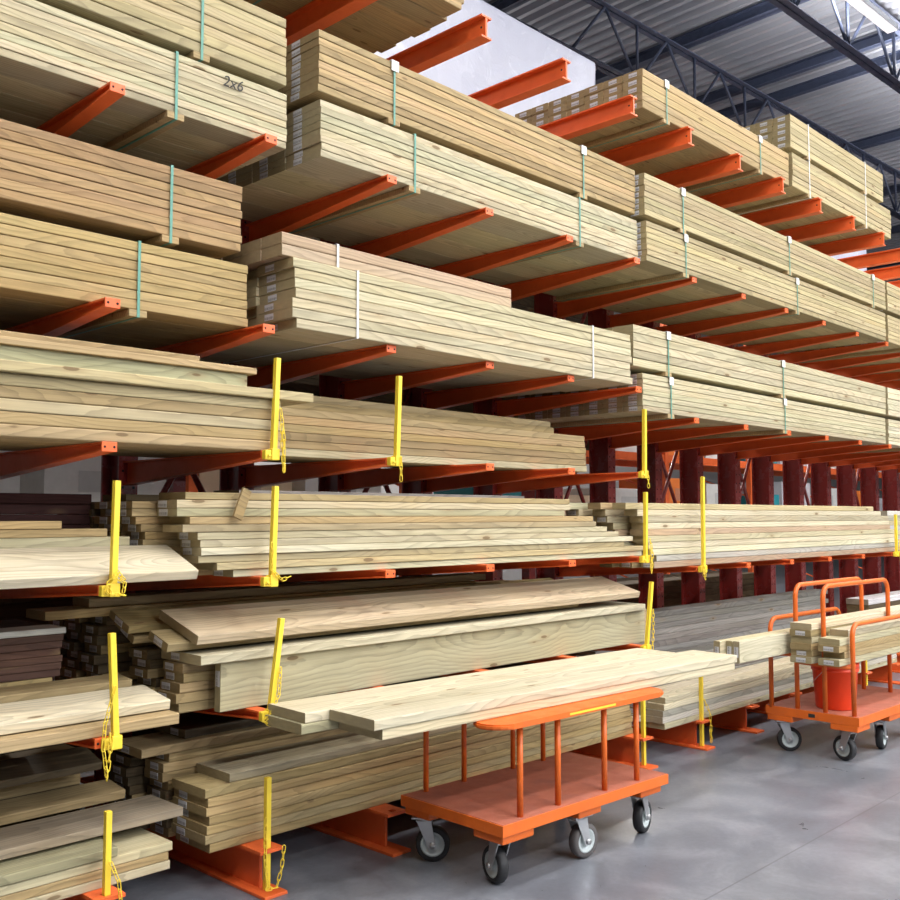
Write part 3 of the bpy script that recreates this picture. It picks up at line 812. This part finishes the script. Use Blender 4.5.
# ------------------------------------------------------------------ carts
def wheel_bm(r, w):
    bm = bmesh.new()
    lathe(bm, [(r * .70, -w / 2), (r * .92, -w / 2), (r, -w * .30), (r, w * .30), (r * .92, w / 2), (r * .70, w / 2), (r * .70, -w / 2)], 28, 'Y')
    return bm
def hub_bm(r, w):
    bm = bmesh.new()
    lathe(bm, [(.0001, -w * .46), (r * .2, -w * .46), (r * .22, -w * .3), (r * .5, -w * .22), (r * .58, -w * .46), (r * .705, -w * .46), (r * .705, w * .46), (r * .58, w * .46), (r * .5, w * .22), (r * .22, w * .3), (r * .2, w * .46), (.0001, w * .46)], 24, 'Y')
    return bm
def caster(parent, x, y, zt, swivel, r=.071, trail=.035, tyre=BLACK):
    """hangs from height zt, wheel on the floor"""
    e = D.objects.new('caster', None); C.objects.link(e); e.parent = parent; e.location = (x, y, 0); e.rotation_euler = (0, 0, swivel); e.empty_display_size = .05
    w = .042
    t = obj('tire', wheel_bm(r, w), tyre, e, (trail, 0, r + .0005))
    obj('hub', hub_bm(r, w), HUBM, e, (trail, 0, r + .0005))
    bm = bmesh.new()
    bbox(bm, -.05, .05, -.042, .042, zt - .006, zt, bev=.001)
    lathe(bm, [(.0001, zt - .02), (.026, zt - .02), (.03, zt - .012), (.026, zt - .006), (.0001, zt - .006)], 16)
    for s in (-1, 1):
        y0 = s * (w / 2 + .004)
        a, b = Vector((-.03, y0, zt - .017)), Vector((.03, y0, zt - .017))
        c, d = Vector((trail + .016, y0, r - .014)), Vector((trail - .016, y0, r - .014))
        o2 = Vector((0, s * .004, 0))
        v = [bm.verts.new(p) for p in (a, b, c, d)] + [bm.verts.new(p + o2) for p in (a, b, c, d)]
        for q in ((0, 1, 2, 3), (7, 6, 5, 4), (0, 4, 5, 1), (1, 5, 6, 2), (2, 6, 7, 3), (3, 7, 4, 0)): bm.faces.new([v[i] for i in q])
        lathe(bm, [(.0001, 0), (.012, 0), (.012, s * .008), (.0001, s * .008)], 10, 'Y', Matrix.Translation((trail, y0 + o2.y, r)))
    bbox(bm, -.032, .032, -w / 2 - .008, w / 2 + .008, zt - .02, zt - .015)
    obj('fork', bm, STEEL, e)
    return e

def frame_bm(L, W, zt, h=.044, feet=True):
    bm = bmesh.new()
    t = .006
    z0 = zt - h
    bbox(bm, 0, L, 0, t, z0, zt - .0015, bev=.001); bbox(bm, 0, L, W - t, W, z0, zt - .0015, bev=.001)
    bbox(bm, 0, t, t, W - t, z0, zt - .0015); bbox(bm, L - t, L, t, W - t, z0, zt - .0015)
    return bm

# flat cart (rails with a flat top), yaw about -4.5 degrees
CZ = .262
cart = empty('lumber_cart', (2.84, 2.465, 0), math.radians(-2.2), 'orange flat cart with post rails carrying wide planks', 'cart', 'orange lumber carts')
CL, CW = 1.085, .58
bm = bmesh.new(); bbox(bm, .006, CL - .006, .006, CW - .006, CZ - .02, CZ, bev=.001); obj('deck', bm, DECKP, cart)
obj('deck_frame', frame_bm(CL, CW, CZ), CARTO, cart)
def skid(x0, x1, y0, y1, zt=CZ):
    bm = bmesh.new(); bbox(bm, x0, x1, y0, y1, zt - .078, zt - .0445, bev=.008)
    obj('caster_mount', bm, CARTO, cart)
skid(.012, .19, .012, .17); skid(.012, .15, CW - .16, CW - .012); skid(.47, .62, .018, .16); skid(.90, CL - .03, .018, .17); skid(.45, .64, CW - .16, CW - .01); skid(.9, CL - .02, CW - .16, CW - .01)
zc = CZ - .078
caster(cart, .085, .095, zc, math.radians(75)); caster(cart, .06, CW - .08, zc, math.radians(-47))
caster(cart, .53, .075, zc, math.radians(-5), tyre=TYRE_GREY); caster(cart, .98, .085, zc, math.radians(15))
caster(cart, .55, CW - .085, zc, 0, tyre=TYRE_GREY); caster(cart, .93, CW - .085, zc, math.radians(35))
for yy, nm in ((.035, 0), (CW - .035, 1)):
    for xx in ((.134, .36, .664, .894) if nm == 0 else (.11, .335, .65, .86)):
        bm = bmesh.new(); tube(bm, [(xx, yy, CZ - .01), (xx, yy, .617)], .0125 if nm == 0 else .0115, 12)
        obj('rail_post', bm, CARTO, cart)
# flat padded top of the front rail
def pad(y0, y1, x0, x1, z0, z1):
    bm = bmesh.new()
    r = (y1 - y0) / 2
    yc = (y0 + y1) / 2
    out = arc(x1 - r, yc, r, -PI / 2, PI / 2, 10) + arc(x0 + r, yc, r, PI / 2, 3 * PI / 2, 10)
    lo = [bm.verts.new((a, b, z0)) for a, b in out]; hi = [bm.verts.new((a, b, z1)) for a, b in out]
    f1 = bm.faces.new(lo[::-1]); f2 = bm.faces.new(hi)
    for i in range(len(out)): bm.faces.new((lo[i], lo[(i + 1) % len(out)], hi[(i + 1) % len(out)], hi[i]))
    bmesh.ops.bevel(bm, geom=list(f1.edges) + list(f2.edges), offset=.006, segments=2, affect='EDGES')
    return bm
bm = pad(-.03, .15, -.06, 1.075, .617, .638); p1 = obj('rail_top', bm, CARTO, cart); p1['label'] = 'wide flat orange rail top with rounded ends'
bm = pad(CW - .09, CW + .02, -.02, 1.03, .617, .638); obj('rail_top', bm, CARTO, cart)
bm = bmesh.new(); bbox(bm, .36, .66, -.0315, -.0285, .624, .632); obj('warning_strip', bm, YELLOW, cart)
# planks on the cart
g = 'planks on the flat cart'
CR = math.radians(-3.2)
def cplank(xl, xr, yf, z0, W, tone, label):
    L = xr - xl
    o = D.objects.new('lumber_plank', board_mesh(L, W, .0375)); C.objects.link(o)
    o.location = ((xl + xr) / 2, yf + W / 2 - math.tan(-CR) * ((xl + xr) / 2 - 2.2), z0 + .0188); o.rotation_euler = (0, 0, CR); o.color = shade(tone, .02)
    return tag(o, label, 'plank', g)
cplank(2.345, 4.62, 2.59, .639, .255, 'cream', 'lower front plank lying on the flat cart rails')
cplank(2.20, 4.46, 2.85, .639, .24, 'pale', 'lower rear plank lying on the flat cart rails')
cplank(2.305, 4.635, 2.585, .677, .262, 'cream', 'upper front plank on the flat cart load')
cplank(2.215, 4.50, 2.85, .677, .243, 'cream', 'upper rear plank on the flat cart load')

# hoop cart
HZ = .272
hc = empty('lumber_cart', (5.685, 2.265, 0), math.radians(-1.5), 'orange hoop cart carrying a bucket and narrow boards', 'cart', 'orange lumber carts')
HL, HW = 1.12, .57
bm = bmesh.new(); bbox(bm, .006, HL - .006, .006, HW - .006, HZ - .02, HZ, bev=.001); obj('deck', bm, DECKP, hc)
obj('deck_frame', frame_bm(HL, HW, HZ, .05), CARTO, hc)
for x0, x1, y0, y1 in ((.0, .17, .01, .17), (.0, .17, HW - .17, HW - .01), (.9, 1.07, .01, .17), (.9, 1.07, HW - .17, HW - .01), (.45, .62, .01, .17)):
    bm = bmesh.new(); bbox(bm, x0, x1, y0, y1, HZ - .086, HZ - .051, bev=.005); obj('caster_mount', bm, CARTO, hc)
zc = HZ - .086
caster(hc, .085, .095, zc, math.radians(75)); caster(hc, .06, HW - .08, zc, math.radians(-47))
caster(hc, .5, .09, zc, math.radians(10)); caster(hc, .98, .09, zc, math.radians(30)); caster(hc, .98, HW - .09, zc, math.radians(60))
bm = bmesh.new(); bbox(bm, -.0015, .0005, .26, .30, HZ - .036, HZ - .016); pl = obj('badge', bm, MARKER, hc); pl['label'] = 'small dark badge on the deck edge'
def hoop(y, x0, x1, zt, r=.014, cr=.07):
    pts = [(x0, y, HZ - .01), (x0, y, zt - cr)]
    for i in range(1, 9):
        a = PI - PI / 2 * i / 8; pts.append((x0 + cr + cr * math.cos(a), y, zt - cr + cr * math.sin(a)))
    for i in range(0, 9):
        a = PI / 2 - PI / 2 * i / 8; pts.append((x1 - cr + cr * math.cos(a), y, zt - cr + cr * math.sin(a)))
    pts += [(x1, y, HZ - .01)]
    bm = bmesh.new(); tube(bm, pts, r, 12)
    return obj('hoop_rail', bm, CARTO, hc)
HY = [.535, .375, .205, .04]
hoop(HY[0], .01, .98, .79); hoop(HY[1], .02, .96, 1.0); hoop(HY[2], .02, .965, 1.0); hoop(HY[3], .03, .99, .79)
for (ya, yb), zz in (((HY[0], HY[1]), .585), ((HY[1], HY[3]), .545)):
    for xx in (.03, .95):
        bm = bmesh.new(); tube(bm, [(xx, ya, zz), (xx, yb, zz)], .013, 10); obj('cross_rail', bm, CARTO, hc)
def hboard(xl, xr, y, z0, W, Th, tone, label, g, edge=False, lab=False):
    L = xr - xl
    o = D.objects.new('lumber_board', board_mesh(L, W, Th)); C.objects.link(o)
    M = Matrix.Translation((5.685, 2.265, 0)) @ Matrix.Rotation(math.radians(-1.5), 4, 'Z')
    zz = z0 + (W / 2 if edge else Th / 2)
    o.location = M @ Vector(((xl + xr) / 2, y, zz)); o.rotation_euler = (PI / 2 if edge else 0, 0, math.radians(-1.5)); o.color = shade(tone, .04)
    if lab: bar_label(o, L, 0, 0)
    return tag(o, label, 'board', g)
g = 'boards standing on edge on the hoop cart'
for k, nm in enumerate(('rear', 'middle', 'front')):
    hboard(-.62 - .03 * (2 - k) * (k != 1), 1.8, .495 - .0425 * k, .600, .12, .040, 'cream' if k == 2 else 'pale', f'{nm} board of three standing on edge in the outer hoop cart slot', g, True, True)
g = 'narrow boards lying over the bucket on the hoop cart'
for k in range(6):
    hboard(-.10 + .01 * (k % 2), 2.3, .290, .560 + k * .0385, .13, .0378, ['pale', 'tan', 'olive', 'pale', 'olive', 'cream'][k], f'narrow board, {RANK[k] if k < 5 else "topmost"} in the rear stack over the cart bucket', g, lab=k in (0, 1, 4))
for k in range(4):
    hboard([-.09, -.02, -.09, -.08][k], 2.3, .128, .560 + k * .0385, .125, .0378, ['pale', 'tan', 'gold', 'pale'][k], f'narrow board, {RANK[k] if k < 3 else "topmost"} in the front stack over the cart bucket', g, lab=k in (0, 2))
hboard(.07, 2.3, .135, .560 + 4 * .0385, .11, .0378, 'cream', 'set back narrow board on top of the front stack over the cart bucket', g)
# bucket
bk = empty('bucket', (5.905, 2.49, HZ + .001), 0, 'bright orange red plastic bucket on the hoop cart deck', 'bucket')
bm = bmesh.new()
lathe(bm, [(.0001, 0), (.108, 0), (.113, .006), (.128, .22), (.136, .222), (.136, .236), (.130, .238), (.137, .24), (.137, .272), (.126, .274), (.124, .262), (.108, .012), (.0001, .010)], 32)
obj('bucket_body', bm, BUCKET, bk)
bm = bmesh.new()
tube(bm, [(.139 * math.cos(-PI / 2 + a), .139 * math.sin(-PI / 2 + a), .245 - .14 * math.cos((a - PI) / 1.62 * PI / 2)) for a in [(PI - 1.62 + 3.24 * i / 16) for i in range(17)]], .002, 6)
obj('wire_handle', bm, STEEL, bk)

# ------------------------------------------------------------------ wrapped loads on the top beams
def wrapped(x0, x1, y0, y1, z0, z1, label):
    root = empty('wrapped_pallet_load', (x0, y0, z0), 0, label, 'wrapped load', 'film wrapped loads on the top beams')
    bm = bmesh.new()
    bbox(bm, 0, x1 - x0, 0, y1 - y0, .10, z1 - z0, bev=.025)
    bmesh.ops.subdivide_edges(bm, edges=bm.edges[:], cuts=3, use_grid_fill=True)
    for v in bm.verts: v.co += Vector((random.uniform(-1, 1), random.uniform(-1, 1), random.uniform(-.5, .5))) * .006
    obj('film_wrap', bm, FILM, root)
    bm = bmesh.new()
    for k in range(3):
        yy = (y1 - y0 - .1) * k / 2
        bbox(bm, 0.01, x1 - x0 - .01, yy, yy + .1, .0005, .099)
    p = obj('pallet', bm, WOOD, root); p.color = shade('bleached')
    return root
wrapped(3.0, 6.36, 4.5, 5.45, AZ6, 5.05, 'white film wrapped load on the top beams beside the tan bundle end')
wrapped(9.0, 11.9, 4.5, 5.45, AZ6, 5.0, 'white film wrapped load under the roof beyond the stacked top bundles')

# ------------------------------------------------------------------ goods seen through the rack: next aisle
def simple_box(name, x0, x1, y0, y1, z0, z1, col, label, cat, group=None, rough=.6):
    root = empty(name, ((x0 + x1) / 2, y0, z0), 0, label, cat, group)
    hx, d, h = (x1 - x0) / 2, y1 - y0, z1 - z0
    bm = bmesh.new(); bbox(bm, -hx, hx, 0, d, 0, h, bev=.006)
    obj('carton_body', bm, plain(name + '_mat', col, rough), root)
    bm = bmesh.new(); bbox(bm, -hx * .5, hx * .3, -.002, -.0003, h * .55, h * .8)
    obj('print_panel', bm, plain(name + '_panel', tuple(min(1, c * .6 + .1) for c in col), .6), root)
    return root
pr = empty('pallet_rack', (2, 7.4, 0), 0, 'orange pallet rack in the next aisle seen between the uprights', 'rack')
for k in range(9):
    bm = bmesh.new()
    for yy in (0, 1.0): bbox(bm, k * 2.5 - .045, k * 2.5 + .045, yy - .04, yy + .04, 0, 4.5)
    for q in range(6): tube(bm, [(k * 2.5, 0, .3 + q * .7), (k * 2.5, 1.0, .65 + q * .7)], .015, 6)
    obj('upright_frame', bm, ORANGE, pr)
for zz in (1.12, 2.15, 3.4):
    for yy in (0, 1.0):
        bm = bmesh.new(); bbox(bm, 0, 20, yy - .03, yy + .03, zz, zz + .11); obj('shelf_beam', bm, ORANGE, pr)
    bm = bmesh.new(); bbox(bm, 0, 20, .03, .97, zz + .09, zz + .109); obj('shelf_deck', bm, STEEL, pr)
pal = [((.66, .64, .6), 'white', 'white_carton'), ((.02, .26, .30), 'teal', 'teal_tote'), ((.72, .55, .36), 'tan', 'tan_carton'), ((.80, .2, .03), 'orange', 'orange_tote'), ((.55, .53, .55), 'pale grey', 'grey_carton')]
seq = [0, 0, 2, 0, 2, 1, 2, 0, 3, 0, 1, 4, 0, 3, 4, 0, 1, 4]
NTH = ['first', 'second', 'third', 'fourth', 'fifth', 'sixth', 'seventh', 'eighth']
for bay in range(8):
    for h in range(2):
        col, nm, on = pal[seq[(bay * 2 + h) % len(seq)]]
        x0 = 2.12 + 2.5 * bay + h * 1.15
        for lo, hi, tier in ((1.232, random.uniform(1.6, 2.02), 'lower'), (2.262, random.uniform(2.7, 3.2), 'upper')):
            simple_box(on, x0, x0 + random.uniform(.95, 1.1), 7.47, 8.25, lo, hi, col, f'{nm} carton, {("near", "far")[h]} half of the {NTH[bay]} bay, {tier} shelf, next aisle rack', 'carton', 'cartons in the next aisle')

# far side of the rack: filler stacks added to keep gaps under the shelves dark
for (x0, x1, z0, z1, n, tone, lb) in ((-.5, 4.3, .2, 1.15, 14, 'dark', 'dark filler stack added on the far side, darkening behind the near base stacks'),
                                  (4.6, 9.2, .2, .85, 12, 'dark', 'dark filler stack added on the far side, darkening behind the grey pile'),
                                  (-.5, 6.6, 1.95, 3.25, 14, 'dark', 'dark filler stack added on the far side, darkening the gap below the fifth arm shelf')):
    root = empty('filler_stack', (x0, 4.62, 0), 0, lb, 'filler stack', 'filler lumber added on the far side of the rack')
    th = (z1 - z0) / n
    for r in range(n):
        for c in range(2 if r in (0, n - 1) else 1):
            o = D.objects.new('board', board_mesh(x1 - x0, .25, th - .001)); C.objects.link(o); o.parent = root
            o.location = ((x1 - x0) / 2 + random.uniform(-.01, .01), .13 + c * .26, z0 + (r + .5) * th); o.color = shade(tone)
    for k in range(3):
        xx = .3 + k * (x1 - x0 - .6) / 2
        bm = bmesh.new()
        if z0 < .5:
            bbox(bm, xx - .04, xx + .04, 0, .5, 0, z0 - .001)
        else:
            bbox(bm, xx - .04, xx + .04, 0, .6, z0 - .05, z0 - .001); bbox(bm, xx - .04, xx + .04, .52, .6, 0, z0 - .05)
        obj('support', bm, COLUMN, root)

# ------------------------------------------------------------------ lamps
def fixture(x, y, z, power, up, rz=ROT, L=1.22):
    root = empty('ceiling_light', (x, y, z), rz, 'linear white ceiling light hung below the roof trusses', 'ceiling light', 'linear lights under the roof')
    bm = bmesh.new(); bbox(bm, -L / 2, L / 2, -.06, .06, .012, .07, bev=.006); obj('housing', bm, STRAPW, root)
    bm = bmesh.new(); bbox(bm, -L / 2 + .02, L / 2 - .02, -.05, .05, .0, .011); obj('diffuser', bm, LAMPM, root)
    for nm, pw, zz, rx in (('lamp_tube', power, -.01, 0), ('uplight_fill', up, .08, PI)):  # upward fill added to brighten the roof deck
        l = D.lights.new(nm, 'AREA'); l.shape = 'RECTANGLE'; l.size = L; l.size_y = .12; l.energy = pw; l.color = (1, .975, .94) if y > -8 else (.88, .94, 1)
        lo = D.objects.new(nm, l); C.objects.link(lo); lo.parent = root; lo.location = (0, 0, zz); lo.rotation_euler = (rx, 0, 0)
LAMPM = plain('lamp_diffuser', (.9, .9, .9), .5, 0, (1, .95, .96), .55)
for y, xs, p, up in ((3.70, (10.0, 12.8, 15.6, 18.4), 60, 260), (1.0, (0, 3.6, 7.2, 10.8), 85, 290), (-1.6, (-1, 3.0, 7.0, 11.0, 15.0), 130, 240), (-5.2, (1.5, 5, 8.5, 12, 16), 200, 60), (-9.6, (1, 5, 9, 13, 17), 290, 40), (-13.5, (1, 5, 9, 13, 17), 340, 40), (10.2, (5.2, 8.4, 11.6, 15), 240, 40)):  # only the first row is seen; the rest are invented to light the scene
    for x in xs: fixture(x, y, 6.55, p, up)

w = D.worlds.new('World'); sc.world = w; w.use_nodes = True
w.node_tree.nodes['Background'].inputs[0].default_value = (.6, .68, .85, 1)
w.node_tree.nodes['Background'].inputs[1].default_value = .06

# ------------------------------------------------------------------ camera
F = 985.0
yaw = math.atan2(950, F); tilt = math.atan(65 / F)
cam = D.cameras.new('camera'); cam.sensor_width = 36; cam.lens = F / 900 * 36; cam.clip_start = .05
co = D.objects.new('camera', cam); C.objects.link(co)
co.location = (0, 0, 1.42)
co.rotation_euler = (PI / 2 + tilt, 0, yaw - PI / 2)
sc.camera = co
sc.view_settings.view_transform = 'Standard'
sc.view_settings.look = 'None'
sc.view_settings.gamma = 1
sc.view_settings.use_curve_mapping = False
sc.view_settings.exposure = 0.28
